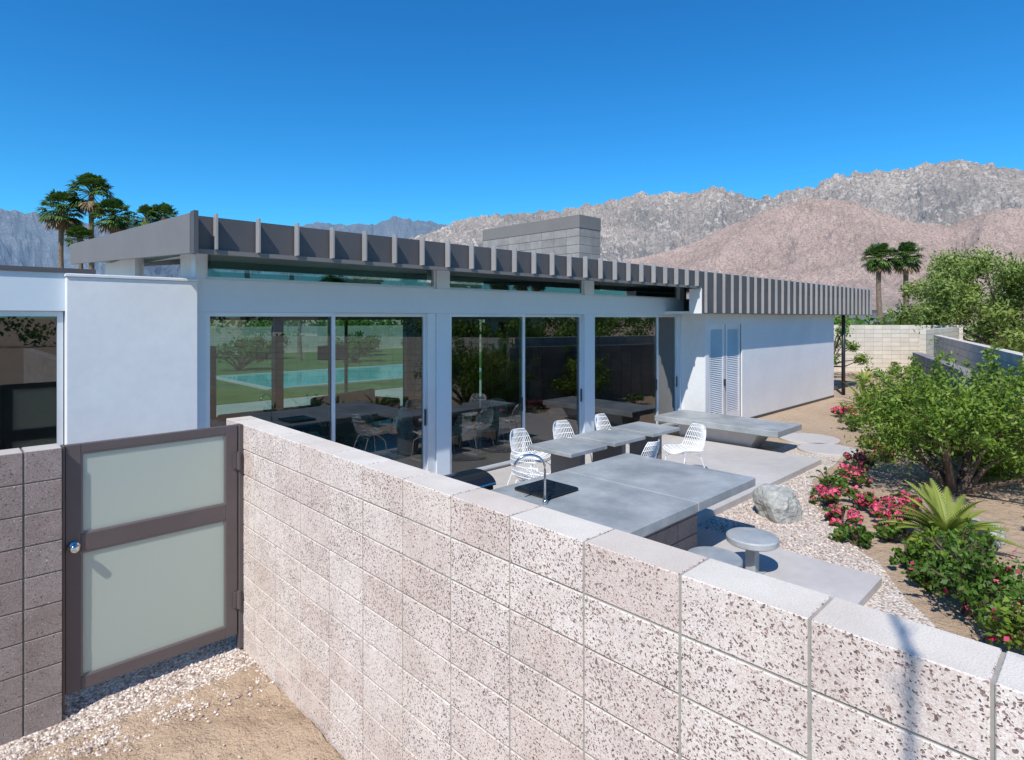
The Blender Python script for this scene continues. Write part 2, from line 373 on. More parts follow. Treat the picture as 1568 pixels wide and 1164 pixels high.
for z in (.42,1.52): b.tube([(1.73,gy0-.02,z-.07),(1.73,gy0-.02,z+.07)],.014,10); b.box(1.69,1.765,gy0-.012,gy0-.002,z-.06,z+.06)
b.obj('hinge',M_frame,G)
b=B(); b.tube([(.668,gy0,1.12),(.668,gy0-.02,1.12)],.035,20); b.tube([(.668,gy0-.02,1.12),(.668,gy0-.05,1.12),(.668,gy0-.07,1.12)],[.014,.028,.024],16); b.obj('knob',M_chrome,G,True)
# ---------------------------------------------------------------- house
H=empty('modern_house')
YF=7.4; YW=6.75
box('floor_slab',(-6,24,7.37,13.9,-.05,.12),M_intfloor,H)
def prism(name,x0,x1,y0,y1,zb0,zt0,zb1,zt1,mat,parent):
    b=B(); b.add([(x0,y0,zb0),(x1,y0,zb0),(x1,y1,zb1),(x0,y1,zb1),(x0,y0,zt0),(x1,y0,zt0),(x1,y1,zt1),(x0,y1,zt1)],
      [(0,3,2,1),(4,5,6,7),(0,1,5,4),(1,2,6,5),(2,3,7,6),(3,0,4,7)]); return b.obj(name,mat,parent)
prism('roof_deck',1.88,24.75,6.56,13.75,3.40,3.62,3.72,3.94,M_white,H)
prism('roof_membrane',1.9,24.7,6.6,13.7,3.625,3.645,3.945,3.965,M_roof,H)
prism('roof_side_fascia',1.83,1.878,6.50,13.8,3.30,3.70,3.66,4.03,M_fasciaL,H)
prism('roof_side_fascia_far',24.76,24.80,6.50,13.8,3.30,3.70,3.66,4.03,M_fasciaL,H)
box('front_fascia',(1.879,24.758,6.52,6.556,3.305,3.685),M_fascia,H)
box('front_fascia_strip',(1.879,12.1,6.46,6.518,3.30,3.345),M_fasciaL,H)
box('corner_trim',(1.835,1.877,6.385,6.498,3.29,3.715),M_fascia,H)
b=B(); x=2.06
while x<24.7:
    near_=x<12.1
    b.box(x-.009,x+.009,6.41 if near_ else 6.435,6.499,3.347 if near_ else 2.765,3.71); x+=.427
b.obj('fascia_fins',M_fin,H)
box('deep_fascia',(12.1,24.757,6.50,6.519,2.75,3.304),M_fascia,H)
box('shadow_line_lip',(12.1,24.757,6.44,6.498,2.748,2.762),M_fascia,H)  # thin lip added along the fin tips to straighten the shadow edge below
box('deep_fascia_return',(12.08,12.098,6.45,YW,2.75,3.30),M_whitetrim,H)
box('deep_soffit',(12.1,24.7,6.52,7.39,2.752,2.80),M_whitetrim,H)
box('beam',(-6,12.95,YF-.02,YF+.15,2.72,3.10),M_white,H)
box('beam_cap',(-6,.93,YF-.04,YF+.16,3.101,3.125),M_fascia,H)
b=B()
for (x0,x1) in ((2.14,2.25),(5.57,5.82),(9.18,9.48),(12.78,13.0)):
    b.box(x0,x1,YF-.012,YF+.14,.12,2.719); b.box(x0,x1,YF-.012,YF+.14,3.101,3.42)
b.obj('pillars',M_white,H)
b=B()
def fr(x0,x1,y,z0,z1,w=.05,d=.05,m=0):
    b.box(x0,x0+w,y,y+d,z0,z1,m); b.box(x1-w,x1,y,y+d,z0,z1,m); b.box(x0+w,x1-w,y+.001,y+d-.001,z0,z0+w,m); b.box(x0+w,x1-w,y+.001,y+d-.001,z1-w,z1,m)
for (a,c,e) in ((2.252,3.88,5.42),(5.822,7.53,9.178),(9.482,11.88,12.778)):
    fr(a,c,YF+.01,.122,2.718); fr(c-.05,e,YF+.065,.122,2.717)
    fr(a,e+(.15 if e<6 else 0),YF+.03,3.102,3.43,.03)
b.box(5.42,5.568,YF+.02,YF+.08,.122,2.717)
fr(-3,-.9,YF+.02,.122,2.718); fr(-.9,.93,YF+.02,.122,2.716)
b.obj('window_frames',M_alum,H)
b=B()
for (a,c,e) in ((2.252,3.88,5.42),(5.822,7.53,9.178),(9.482,11.88,12.778)):
    b.box(c-.09,c-.07,YF-.005,YF+.009,1.0,1.25); b.box(e-.035,e-.015,YF+.045,YF+.064,1.0,1.25)
b.obj('door_pulls',M_dark,H)
b=B()
for (a,c,e) in ((2.252,3.88,5.42),(5.822,7.53,9.178),(9.482,11.88,12.778)):
    for (p,q,y) in ((a+.05,c-.05,YF+.035),(c,e-.05,YF+.09)):
        b.add([(p,y,.17),(q,y,.17),(q,y,2.67),(p,y,2.67)],[(0,1,2,3)])
    b.add([(a,YF+.05,3.12),(e,YF+.05,3.12),(e,YF+.05,3.42),(a,YF+.05,3.42)],[(0,1,2,3)],1)
for (p,q) in ((-2.95,-.95),(-.85,.88)): b.add([(p,YF+.04,.17),(q,YF+.04,.17),(q,YF+.04,2.67),(p,YF+.04,2.67)],[(0,1,2,3)])
b.add([(2.3,8.3,3.12),(2.3,10.7,3.12),(2.3,10.7,3.5),(2.3,8.3,3.45)],[(0,1,2,3)],1)
b.add([(2.3,13.0,3.12),(2.3,13.7,3.12),(2.3,13.7,3.65),(2.3,13.0,3.6)],[(0,1,2,3)],1)
b.obj('window_glass',[M_glass,M_glassc],H)
box('stucco_wall',(.94,2.138,YF-.10,YF+.12,0,3.06),M_stucco,H,.006)
box('stucco_wall_cap',(.93,2.145,YF-.115,YF+.13,3.061,3.09),M_whitetrim,H,.004)
b=B(); b.box(2.24,2.36,7.542,8.28,3.10,3.50); b.box(2.24,2.36,10.72,12.98,3.10,3.62); b.box(2.241,2.36,8.28,8.34,3.10,3.5)
b.obj('side_clerestory_wall',M_stucco,H)
box('low_wing_roof',(-6,2.23,YF+.151,13.9,2.98,3.09),M_roof,H)
box('low_wing_parapet',(-6,1.7,10.5,10.6,3.09,3.36),M_fascia,H)
box('garden_stucco_wall',(14.72,21.6,YW,7.2,.0,2.751),M_stucco,H,.006)
box('garden_wall_base',(14.73,21.59,YW-.01,YW-.001,.0,.07),M_dark,H)
box('corner_post',(12.86,13.02,YW+.02,YF-.013,.0,2.751),M_stucco,H)
box('door_transom',(13.02,14.72,YW+.02,7.0,2.50,2.751),M_stucco,H)
b=B(); Y0=YW+.04
for (x0,x1) in ((13.03,13.86),(13.88,14.71)):
    b.box(x0,x0+.11,Y0,Y0+.04,.12,2.5); b.box(x1-.11,x1,Y0,Y0+.04,.12,2.5); b.box(x0+.11,x1-.11,Y0+.001,Y0+.039,.12,.32); b.box(x0+.11,x1-.11,Y0+.001,Y0+.039,2.38,2.5)
    z=.33
    while z<2.36:
        b.add([(x0+.11,Y0+.005,z),(x1-.11,Y0+.005,z),(x1-.11,Y0+.035,z+.035),(x0+.11,Y0+.035,z+.035),(x0+.11,Y0+.005,z+.006),(x1-.11,Y0+.005,z+.006),(x1-.11,Y0+.035,z+.041),(x0+.11,Y0+.035,z+.041)],[(0,3,2,1),(4,5,6,7),(0,1,5,4),(2,3,7,6)]); z+=.045
b.obj('louvred_door',M_whitetrim,H)
box('door_backing',(13.03,14.71,Y0+.06,Y0+.10,.12,2.5),M_int,H)
b=B(); b.box(13.80,13.825,Y0-.05,Y0-.002,1.0,1.16)
for x in (13.028,13.868,14.712): b.box(x-.008,x+.008,Y0-.008,Y0-.001,.12,2.5)
b.obj('door_handle_and_reveals',M_dark,H)
b=B(); b.tube([(22.4,6.7,0),(22.4,6.7,2.75)],.06,16); b.obj('steel_post',M_dark,H,True)
b=B()
b.box(14.7,21.6,13.6,13.8,0,3.6); b.box(21.4,21.6,7.2,13.6,0,3.4); b.box(13.05,13.2,7.45,13.6,.12,3.4)
b.box(-6,-5.8,7.55,13.6,0,2.98); b.box(-5.8,2.3,13.7,13.85,0,2.98); b.box(2.0,2.15,9.8,13.6,.12,2.98)
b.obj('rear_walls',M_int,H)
b=B()
for x in (2.4,5.6,9.2,12.9): b.box(x,x+.2,13.55,13.75,.12,3.0)
b.box(2.3,13.05,13.55,13.76,2.6,3.05)
for x in (4.0,7.4,11.0): b.box(x,x+.06,13.6,13.66,.12,2.6)
b.obj('rear_frames',M_intdark,H)
b=B(); b.add([(2.4,13.65,.12),(13,13.65,.12),(13,13.65,2.6),(2.4,13.65,2.6)],[(0,1,2,3)]); b.add([(2.4,13.65,3.05),(13,13.65,3.05),(13,13.65,3.65),(2.4,13.65,3.65)],[(0,1,2,3)],1); b.obj('rear_glass',[M_glassb,M_glassd],H)
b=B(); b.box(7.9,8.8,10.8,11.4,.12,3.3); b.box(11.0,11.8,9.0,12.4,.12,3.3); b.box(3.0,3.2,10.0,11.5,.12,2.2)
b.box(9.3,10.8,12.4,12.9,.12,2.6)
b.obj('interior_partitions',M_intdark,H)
b=B()
for z in (.12,.6,1.1,1.6,2.1,2.5): b.box(9.3,10.9,10.2,10.55,z,z+.04)
for x in (9.26,10.06,10.9): b.box(x,x+.04,10.19,10.56,.12,2.54)
for i in range(60):
    x=random.uniform(9.33,10.85); z=random.choice((.16,.64,1.14,1.64)); b.box(x,x+.03,10.25,10.5,z,z+random.uniform(.2,.34),0,random.random())
b.obj('bookcase',M_wood,H)
b=B()
for x in (4.6,8.1): 
    b.tube([(x,8.9,3.35),(x,8.9,2.2)],.006,6); b.disc(x,8.9,1.98,2.2,.22)
b.obj('pendant_lamps',M_int,H)
def sofa(x,y,rz):
    e=empty('sofa',(x,y,.12),rz); b=B()
    b.bbox(-1,1,-.4,.4,.15,.42,.04); b.bbox(-1,1,.28,.42,.42,.8,.05); b.bbox(-1.12,-1.0,-.4,.42,.15,.6,.04); b.bbox(1.0,1.12,-.4,.42,.15,.6,.04)
    for a in (-.9,.9):
        for c in (-.3,.3): b.tube([(a,c,0),(a,c,.16)],.02,8)
    b.obj('body',M_int,e)
sofa(4.6,11.6,math.pi); sofa(6.9,12.2,.3)
C=empty('chimney')
b=B(); cx0,cx1,cy0,cy1=10.98,11.80,9.0,12.45
b.box(cx0+.01,cx1-.01,cy0+.01,cy1-.01,3.3,4.79,1)
for r in range(8):
    z0=3.2+r*.2+.004; z1=z0+.192
    y=cy0
    while y<cy1-.05:
        y2=min(y+BL,cy1); b.bbox(cx0,cx0+.1,y+.004,y2-.004,z0,z1,.004,0,random.random()); y=y2
    for (a,c) in ((cx0+.104,cx0+.45),(cx0+.458,cx1)): b.bbox(a,c,cy0,cy0+.1,z0,z1,.004,0,random.random())
    b.box(cx1-.05,cx1,cy0+.1,cy1,z0,z1,0)
b.obj('stack',[M_gblock,M_mortar2],C)
box('cap',(cx0-.01,cx1+.01,cy0-.01,cy1+.01,4.80,5.11),M_fasciaL,C,.005)
# ---------------------------------------------------------------- concrete counter table
T=empty('concrete_outdoor_counter')
b=B(); b.bbox(4.25,5.55,3.0,4.8,.68,.78,.008); b.bbox(5.556,6.9,3.0,4.8,.68,.78,.008); b.obj('slab_top',M_conc,T)
b=B(); b.box(4.81,6.04,3.29,4.39,.08,.675,1)
for r in range(3):
    z0=.085+r*.2
    for k in range(3):
        x0=4.8+k*.417; b.bbox(x0+.004,x0+.413,3.28,3.36,z0,z0+.19,.004,0,random.random())
    for k in range(3):
        y0=3.364+k*.345; b.bbox(5.97,6.05,y0+.004,y0+.341,z0,z0+.19,.004,0,random.random())
b.obj('pedestal',[M_block2,M_mortar2],T)
b=B(); b.bbox(4.5,5.0,4.1,4.6,.785,.82,.012); b.tube([(4.62,4.35,.83),(4.62,4.35,.85),(4.88,4.35,.85),(4.88,4.35,.83)],.008,8); b.obj('sink_cover',M_black,T)
pts=[(4.4,4.05,.78)]+[(4.4,4.05,1.12)]+[(4.4-.13+.13*math.cos(a),4.05+.09-.09*math.cos(a),1.15+.13*math.sin(a)) for a in np.linspace(.15,math.pi*.95,9)]
b=B(); b.tube(pts,.012,10); b.tube([(4.4,4.05,.78),(4.4,4.05,.82)],.025,12); b.obj('faucet',M_chrome,T,True)
Q=empty('barbecue_grill')
b=B(); b.bbox(4.0,4.62,5.05,5.55,.1,.72,.01); b.obj('cart',M_dark,Q)
b=B(); n=12
vs=[];fs=[]
for i in range(n+1):
    a=math.pi*i/n
    for X in (3.98,4.64): vs.append((X,5.30-.27*math.cos(a),.73+.13*math.sin(a)))
for i in range(n): fs.append((2*i,2*i+2,2*i+3,2*i+1))
fs.append(tuple(2*i for i in range(n+1))); fs.append(tuple(2*i+1 for i in range(n+1))[::-1])
b.add(vs,fs); b.obj('lid',M_black,Q,False)
b=B(); b.tube([(4.08,5.0,.76),(4.08,4.96,.78),(4.56,4.96,.78),(4.56,5.0,.76)],.01,8); b.obj('handle',M_chrome,Q)
for (x,y) in ((5.9,2.6),(5.13,2.62)):
    e=empty('concrete_stool',(x,y,.092)); b=B(); b.disc(0,0,.30,.37,.25,bev=.012); b.obj('seat',M_conc,e,False)
    b=B(); b.bbox(-.05,.05,-.05,.05,0,.30,.004); b.bbox(-.10,.10,-.10,.10,.0,.012,.003); b.obj('post',M_conc,e)
e=empty('concrete_bench'); box('slab_seat',(11.3,12.5,4.5,7.15,.40,.52),M_conc,e,.01)
b=B(); b.add([(11.62,5.2,.0),(12.2,5.2,.0),(12.2,6.7,.0),(11.62,6.7,.0),(11.5,4.95,.40),(12.32,4.95,.40),(12.32,6.7,.40),(11.5,6.7,.40)],[(4,5,6,7),(0,1,5,4),(1,2,6,5),(2,3,7,6),(3,0,4,7)]); b.obj('plinth',M_pave,e)
for x in (6.45,7.42,8.42):
    e=empty('concrete_dining_table',(x,5.5,.1)); b=B(); b.bbox(-.40,.40,-.40,.40,.69,.745,.006); b.obj('top',M_conc,e)
    b=B(); b.bbox(-.05,.05,-.28,.28,.02,.69,.004); b.bbox(-.25,.25,-.28,.28,0,.02,.004); b.obj('pedestal',M_fasciaL,e)
def chairmeshes():
    prof=[(.27,.425),(.22,.452),(.12,.448),(.02,.435),(-.08,.425),(-.15,.435),(-.20,.48),(-.235,.55),(-.265,.63),(-.295,.71),(-.32,.78),(-.335,.83)]
    wid=[.20,.235,.26,.265,.26,.25,.24,.235,.225,.21,.18,.14]
    b=B(); nu=15; vs=[];fs=[]
    for i,(x,z) in enumerate(prof):
        for k in range(nu):
            s=-1+2*k/(nu-1); lift=.05*s*s if i<6 else 0; fwd=.06*s*s if i>=6 else 0
            vs.append((x+fwd,s*wid[i],z+lift))
    for i in range(len(prof)-1):
        for k in range(nu-1): fs.append((i*nu+k,i*nu+k+1,(i+1)*nu+k+1,(i+1)*nu+k))
    b.add(vs,fs); o=b.obj('wire_shell',M_wire)
    md=o.modifiers.new('w','WIREFRAME'); md.thickness=.013; md.use_boundary=True
    c=B()
    for s in (-1,1):
        c.tube([(.10,.12*s,.42),(.20,.22*s,.33),(.24,.25*s,.02),(.20,.25*s,.008),(-.24,.25*s,.008),(-.26,.25*s,.02),(-.12,.2*s,.40)],.009,6)
    c.tube([(.10,-.12,.42),(.10,.12,.42)],.008,6); c.tube([(-.12,-.2,.40),(-.12,.2,.40)],.008,6)
    l=c.obj('sled_legs',M_wire)
    return o,l
c0,l0=chairmeshes(); used=False
def chair(x,y,rz,z=.1):
    global used
    e=empty('wire_chair',(x,y,z),rz)
    for o in (c0,l0):
        if used: 
            o2=o.copy(); COL.objects.link(o2)
        else: o2=o
        o2.parent=e
    used=True
R=math.radians
for c in ((5.68,5.42,R(5)),(6.45,6.22,R(-88)),(7.45,6.25,R(-95)),(8.5,6.2,R(-85)),(8.55,4.85,R(160)),(7.2,4.85,R(92)) ): chair(*c)
for c in ((4.3,8.6,R(20)),(5.2,9.2,R(-150)),(6.8,8.5,R(100)),(7.6,8.4,R(60)),(8.2,9.0,R(200)),(3.2,8.9,R(0)),(6.3,9.0,R(-60))): chair(*c,.12)
for (x,y) in ((4.75,8.9),(7.3,8.95)):
    e=empty('dining_table',(x,y,.12)); b=B(); b.disc(0,0,.70,.73,.5); b.tube([(0,0,0),(0,0,.7)],.04,12); b.disc(0,0,0,.02,.28); b.obj('body',M_int,e)
# ---------------------------------------------------------------- boulder
def boulder(name,x,y,sx,sy,sz,seed):
    import bmesh
    bm=bmesh.new(); bmesh.ops.create_icosphere(bm,subdivisions=4,radius=1)
    for v in bm.verts:
        p=v.co.copy(); d=1+.25*noise.noise(p*1.3+Vector((seed,0,0)))+.14*noise.noise(p*3+Vector((seed,5,0)))+.06*noise.noise(p*8)
        q=p*d; q.z=min(q.z,.72+.12*noise.noise(p*2)); q.x=max(q.x,-.82+.1*noise.noise(p*2.5)); v.co=Vector((q.x*sx,q.y*sy,q.z*sz+sz*.45))
    me=bpy.data.meshes.new(name); bm.to_mesh(me); bm.free(); me.materials.append(M_rock)
    o=bpy.data.objects.new(name,me); COL.objects.link(o); o.location=(x,y,0); o.rotation_euler[2]=seed
boulder('boulder',8.05,3.2,.30,.26,.33,1.2); boulder('boulder',25.2,9.2,.7,.6,.5,3.4); boulder('boulder',8.9,1.2,.25,.2,.2,5.)
# ---------------------------------------------------------------- vegetation
def leaves(b,blobs,n,size,m=0,shell=.55,asp=.5,up=.3):
    vol=np.array([q[3]**2 for q in blobs]); pr=vol/vol.sum()
    ch=rng.choice(len(blobs),n,p=pr); BL_=np.array([q[:4] for q in blobs])[ch]
    d=rng.normal(size=(n,3)); d/=np.linalg.norm(d,axis=1)[:,None]
    r=BL_[:,3]; rr=r*(shell+(1-shell)*rng.random(n))*(1+.2*rng.normal(size=n)); inn=rng.random(n)<.22; rr[inn]*=rng.random(inn.sum())
    c=BL_[:,:3]+d*rr[:,None]*np.array((1,1,.85))
    low=c[:,2]<.02; c[low,2]=.02+np.abs(rng.normal(size=low.sum()))*.05
    a=rng.normal(size=(n,3)); a/=np.linalg.norm(a,axis=1)[:,None]
    t=np.cross(a,d+up*rng.normal(size=(n,3))); t/=np.linalg.norm(t,axis=1)[:,None]+1e-6
    s=(size*(.6+.8*rng.random(n)))[:,None]
    P=np.stack([c-a*s*.5,c+t*s*asp*.5,c+a*s*.5,c-t*s*asp*.5],axis=1).reshape(-1,3)
    o=len(b.v); b.v+=P.tolist(); b.f+=[(o+4*i,o+4*i+1,o+4*i+2,o+4*i+3) for i in range(n)]; b.m+=[m]*n
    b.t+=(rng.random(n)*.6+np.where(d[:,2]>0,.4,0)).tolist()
def shrub(name,x,y,r,h,n,size,leafm,nb=14,flowers=0,trunk=True,asp=.5,spray=0):
    b=B(); blobs=[]
    for i in range(nb):
        a=random.uniform(0,2*math.pi); q=r*math.sqrt(random.random())*.8; 
        zz=random.uniform(.25,.82)*h*(1-.35*q/r)
        blobs.append((x+q*math.cos(a),y+q*math.sin(a),zz,random.uniform(.16,.32)*min(r*1.3,h)))
    for i in range(spray):
        a=random.uniform(0,2*math.pi); el=random.uniform(.1,1.35); L=random.uniform(.9,1.2)
        tip=Vector((x+r*L*math.cos(a)*math.cos(el),y+r*L*math.sin(a)*math.cos(el),h*(.35+.62*math.sin(el)*L)))
        base=Vector((x,y,h*.3)); b.tube([base,base.lerp(tip,.6)+Vector((0,0,.06)),tip],[.012,.007,.002],4,1,False)
        for k in range(5):
            q=base.lerp(tip,.62+.095*k)+Vector((0,0,.05*(1-k/5))); blobs.append((q.x,q.y,q.z,.07*h*.6))
    if trunk:
        for bl in blobs[:10]:
            b.tube([(x+random.uniform(-.05,.05),y+random.uniform(-.05,.05),0),((x*1.2+bl[0]*.8)/2,(y*1.2+bl[1]*.8)/2,bl[2]*.5),bl[:3]],[.03*h,.02*h,.006*h],6,1)
    leaves(b,blobs,n,size,0,asp=asp)
    if flowers:
        top=[(q[0],q[1],q[2]+q[3]*.35,q[3]) for q in blobs[:nb]]; leaves(b,top,flowers,size*.9,2,shell=.9,asp=.95)
    return b.obj(name,[leafm,M_bark,M_pink])
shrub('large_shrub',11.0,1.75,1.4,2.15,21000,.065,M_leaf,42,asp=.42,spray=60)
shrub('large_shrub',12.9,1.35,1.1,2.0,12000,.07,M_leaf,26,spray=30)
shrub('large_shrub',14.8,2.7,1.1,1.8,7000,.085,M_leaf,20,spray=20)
shrub('garden_shrub',6.6,.95,.5,.70,2600,.06,M_leafd,14,flowers=40,spray=22)
shrub('garden_shrub',5.95,.35,.45,.55,1600,.06,M_leaf,10,flowers=50,spray=12)
shrub('garden_shrub',7.3,1.15,.4,.6,1300,.06,M_leaf,10,spray=14)
shrub('garden_shrub',9.4,.55,.5,.5,1300,.06,M_leafd,8)
for (x,y,r,f) in ((17.3,5.2,.33,400),(15.4,4.4,.4,0),(17.7,4.8,.33,400),(16.6,4.6,.3,90),(13.6,3.6,.26,200),(11.8,3.3,.28,340),(11.0,3.1,.26,260),(10.4,2.94,.26,200),(9.94,3.2,.30,15),(9.04,2.89,.28,520),(9.35,2.62,.26,110),(9.07,2.29,.28,520),(8.3,2.5,.25,430),(7.7,2.16,.26,15),(8.15,1.9,.26,50),(7.4,1.6,.28,0),(8.7,2.05,.24,400),(12.6,3.1,.28,330),(7.0,1.3,.24,20),(9.6,2.1,.24,360)):
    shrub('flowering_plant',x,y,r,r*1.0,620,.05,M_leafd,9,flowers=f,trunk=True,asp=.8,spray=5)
def rosette(name,x,y,n,L,w,mat,seed,leaflets=True):
    random.seed(seed); b=B()
    for i in range(n):
        az=2*math.pi*i/n*2.4; el0=random.uniform(.35,1.4); ln=L*random.uniform(.75,1.05)
        p=Vector((x,y,.12)); el=el0; pts=[p.copy()]
        S=12
        for k in range(S):
            p=p+Vector((math.cos(az)*math.cos(el),math.sin(az)*math.cos(el),math.sin(el)))*ln/S; el-=.05+random.uniform(0,.03); pts.append(p.copy())
        side=Vector((-math.sin(az),math.cos(az),0)); t=random.random()
        if leaflets:
            b.tube(pts,[.014*(1-k/(S+2)) for k in range(S+1)],4,0)
            for k in range(1,S*2):
                f=k/2; i0=min(int(f),S-1); q=pts[i0].lerp(pts[i0+1],f-i0); d=(pts[i0+1]-pts[i0]).normalized(); l=w*math.sin(math.pi*(.12+.85*f/S))
                for s in (-1,1):
                    e=q+(side*s*.8+d*.6+Vector((0,0,.25))).normalized()*l
                    b.add([q-d*.018,q+d*.022,e],[(0,1,2)],0,t)
        else:
            for k in range(S):
                w0=w*math.sin(math.pi*min(1,.25+.75*k/S)); w1=w*math.sin(math.pi*min(1,.25+.75*(k+1)/S))
                c0_=pts[k]-Vector((0,0,w0*.3)); c1_=pts[k+1]-Vector((0,0,w1*.3))
                b.add([pts[k]-side*w0,c0_,c1_,pts[k+1]-side*w1],[(0,1,2,3)],0,t); b.add([c0_,pts[k]+side*w0,pts[k+1]+side*w1,c1_],[(0,1,2,3)],0,t)
    b.obj(name,mat)
rosette('sago_palm',8.3,1.4,42,.74,.11,M_agave,3)
rosette('agave_plant',18.6,4.95,26,1.15,.06,M_agave,5,False)
rosette('agave_plant',25.5,6.9,22,.9,.05,M_agave,6,False)
random.seed(11)
def palm_mesh(name,h,cr,seed):
    random.seed(seed); b=B()
    b.tube([(0,0,0),(.1,0,h*.33),(.15,.1,h*.66),(.1,.05,h)],[.35,.26,.22,.24],10,1)
    top=Vector((.1,.05,h))
    for i in range(75):
        az=random.uniform(0,2*math.pi); el=random.uniform(-1.1,1.45); dry=el<-.75
        ln=cr*random.uniform(.5,.62)
        d=Vector((math.cos(az)*math.cos(el),math.sin(az)*math.cos(el),math.sin(el)))
        q=top+d*ln; q.z-=.08*ln
        side=d.cross(Vector((0,0,1))).normalized(); upv=side.cross(d)
        b.tube([top,q],[.03,.02],4,0,False); t=random.random()
        for k in range(13):
            a=(k-6)/6*1.45; dd=(d*math.cos(a)+side*math.sin(a)+upv*random.uniform(-.15,.15)).normalized(); l=cr*.5*random.uniform(.8,1.1)*(1-.25*abs(a)/1.45)
            mid=q+dd*l*.6; tip=q+dd*l+Vector((0,0,-.28*l)); s2=dd.cross(upv).normalized()*.045*cr
            b.add([q,mid-s2,tip,mid+s2],[(0,1,2,3)],2 if dry else 0,t)
    me=b.obj(name,[M_palm,M_palmtrunk,M_dry]); return me
for (x,y,h,cr,sd) in ((11.4,72.6,15.3,2.3,1),(9.3,74.5,13.6,2.3,2),(13.0,71.1,13.0,2.1,3),(15.4,69,12.7,1.6,4),(16.6,67.8,12.9,1.7,5),(10.4,73,10.6,1.6,6),(68.5,17.1,8.8,1.8,7),(70.6,15.2,8.9,1.8,8),(3.0,80,10.5,1.8,9)):
    o=palm_mesh('fan_palm_tree',h,cr,sd); o.location=(x,y,0); o.rotation_euler[2]=sd
pm=palm_mesh('fan_palm_tree',8.5,1.9,21); pm.location=(20,-40,0)
for (x,y,s) in ((28,-48,1.1),(36,-45,.9),(45,-60,1.2),(52,-52,1),(14,-38,.8),(62,-66,1.1),(12,40,.6),(20,39,.65),(26,38,.6),(16,35,.45),(75,-60,1.1),(90,-70,1.2),(32,-42,.8),(57,-58,1.1),(69,-70,1.2),(24,-30,.7),(19,-22,.55),(40,-28,.75),(33,-24,.6)):
    o=pm.copy(); COL.objects.link(o); o.location=(x,y,0); o.scale=(s,s,s); o.rotation_euler[2]=x
def tree(name,x,y,h,r,n,size,leafm,seed,nb=30,tr=.16,lo=.4):
    random.seed(seed); b=B(); blobs=[]
    for i in range(nb):
        a=random.uniform(0,2*math.pi); q=r*math.sqrt(random.random())
        zz=h*(lo+(.92-lo)*random.random()*(1-.45*(q/r)**2)); blobs.append((x+q*math.cos(a),y+q*math.sin(a),zz,random.uniform(.13,.27)*r))
    for bl in blobs[:16]:
        m=Vector((x,y,h*.22)).lerp(Vector(bl[:3]),.5)+Vector((0,0,-.1*h*random.random()))
        b.tube([(x,y,0),(x+.05,y,h*.15),m,bl[:3]],[tr,tr*.8,tr*.4,.015],6,1)
    leaves(b,blobs,n,size,0,shell=.4,asp=.4); return b.obj(name,[leafm,M_bark])
tree('palo_verde_tree',39,4.2,6.7,4.6,46000,.20,M_olive,3,75,lo=.2)
tree('palo_verde_tree',42,-2.5,7.0,5.5,26000,.24,M_olive,4,60,lo=.22)
tree('desert_tree',28.5,9.2,3.4,1.5,4500,.11,M_leaf,5,20,.07,lo=.25)
tree('desert_tree',26,11.5,3.2,1.4,3500,.11,M_leafd,6,16,.07,lo=.2)
shrub('desert_bush',30.5,6.9,.8,1.0,1200,.09,M_olive,8)
for (x,y) in ((9,37),(15,38),(21,37),(27,38),(5,38),(11,31),(18,32)): shrub('desert_bush',x,y,1.6,2.0,1500,.2,M_leafd,10)
# hedge added out of view so the glass doors mirror dark green
b=B(); random.seed(19)
blobs=[(12+i*.55+random.uniform(-.3,.3),-13+random.uniform(-.8,.8),random.uniform(.4,2.6),random.uniform(.6,1.0)) for i in range(110)]
leaves(b,blobs,15000,.26,0,asp=.6); b.obj('reflection_hedge',M_leaf)
b=B(); random.seed(9)
blobs=[]
for i in range(90):
    t=random.random(); blobs.append((52+random.uniform(-2,14),26-40*t,random.uniform(.8,2.4),random.uniform(.8,1.7)))
for i in range(150):
    X=random.uniform(-30,100); blobs.append((X,random.uniform(-62,-54),random.uniform(1,4),random.uniform(1.2,2.6)))
for i in range(110):
    X=random.uniform(-5,60); blobs.append((X,random.uniform(46,60),random.uniform(.6,2.4),random.uniform(1.2,1.6)))
leaves(b,blobs,36000,.5,0,asp=.6); b.obj('distant_trees',M_leafd)
# ---------------------------------------------------------------- boundary walls
def obliquewall(name,p0,p1,h,th=.2,mat=M_lblock,mort=M_lmortar):
    p0=Vector((*p0,0)); p1=Vector((*p1,0)); L=(p1-p0).length; e=empty(name,p0,math.atan2(p1.y-p0.y,p1.x-p0.x))
    b=B(); b.box(.01,L-.01,.01,th-.01,-.05,h-.01,1); n=int(L/BL); w=L/n; R_=int(h/.2); hh=h/R_
    for k in range(n):
        for r in range(R_): b.box(k*w+.006,(k+1)*w-.006,0,th,r*hh+(.006 if r else -.04),(r+1)*hh-(.006 if r<R_-1 else 0),0,random.random())
    b.obj('blocks',[mat,mort],e)
obliquewall('boundary_wall',(27.4,5.05),(13.4,1.2),2.0)
obliquewall('boundary_wall',(27.45,5.3),(36,5.6),2.2)
obliquewall('boundary_wall',(36.3,5.6),(30,12.5),2.3)
obliquewall('boundary_wall',(30.2,12.4),(30.2,20),2.3)
obliquewall('boundary_wall',(18.4,3.85),(12.5,1.9),1.75,mat=M_gblock,mort=M_mortar2)
obliquewall('boundary_wall',(-8,44.3),(36,44.3),2.0)
obliquewall('boundary_wall',(13.4,1.1),(4,-14),2.0)
sheet('rear_patio',[(1,14),(26,14),(26,19),(1,19)],.02,M_pave)
sheet('lawn',[(-8,19.2),(30,19.2),(30,44),(-8,44)],.012,M_lawn)
sheet('swimming_pool',[(9,22),(20,22),(20,28),(9,28)],.03,M_water)
b=B()
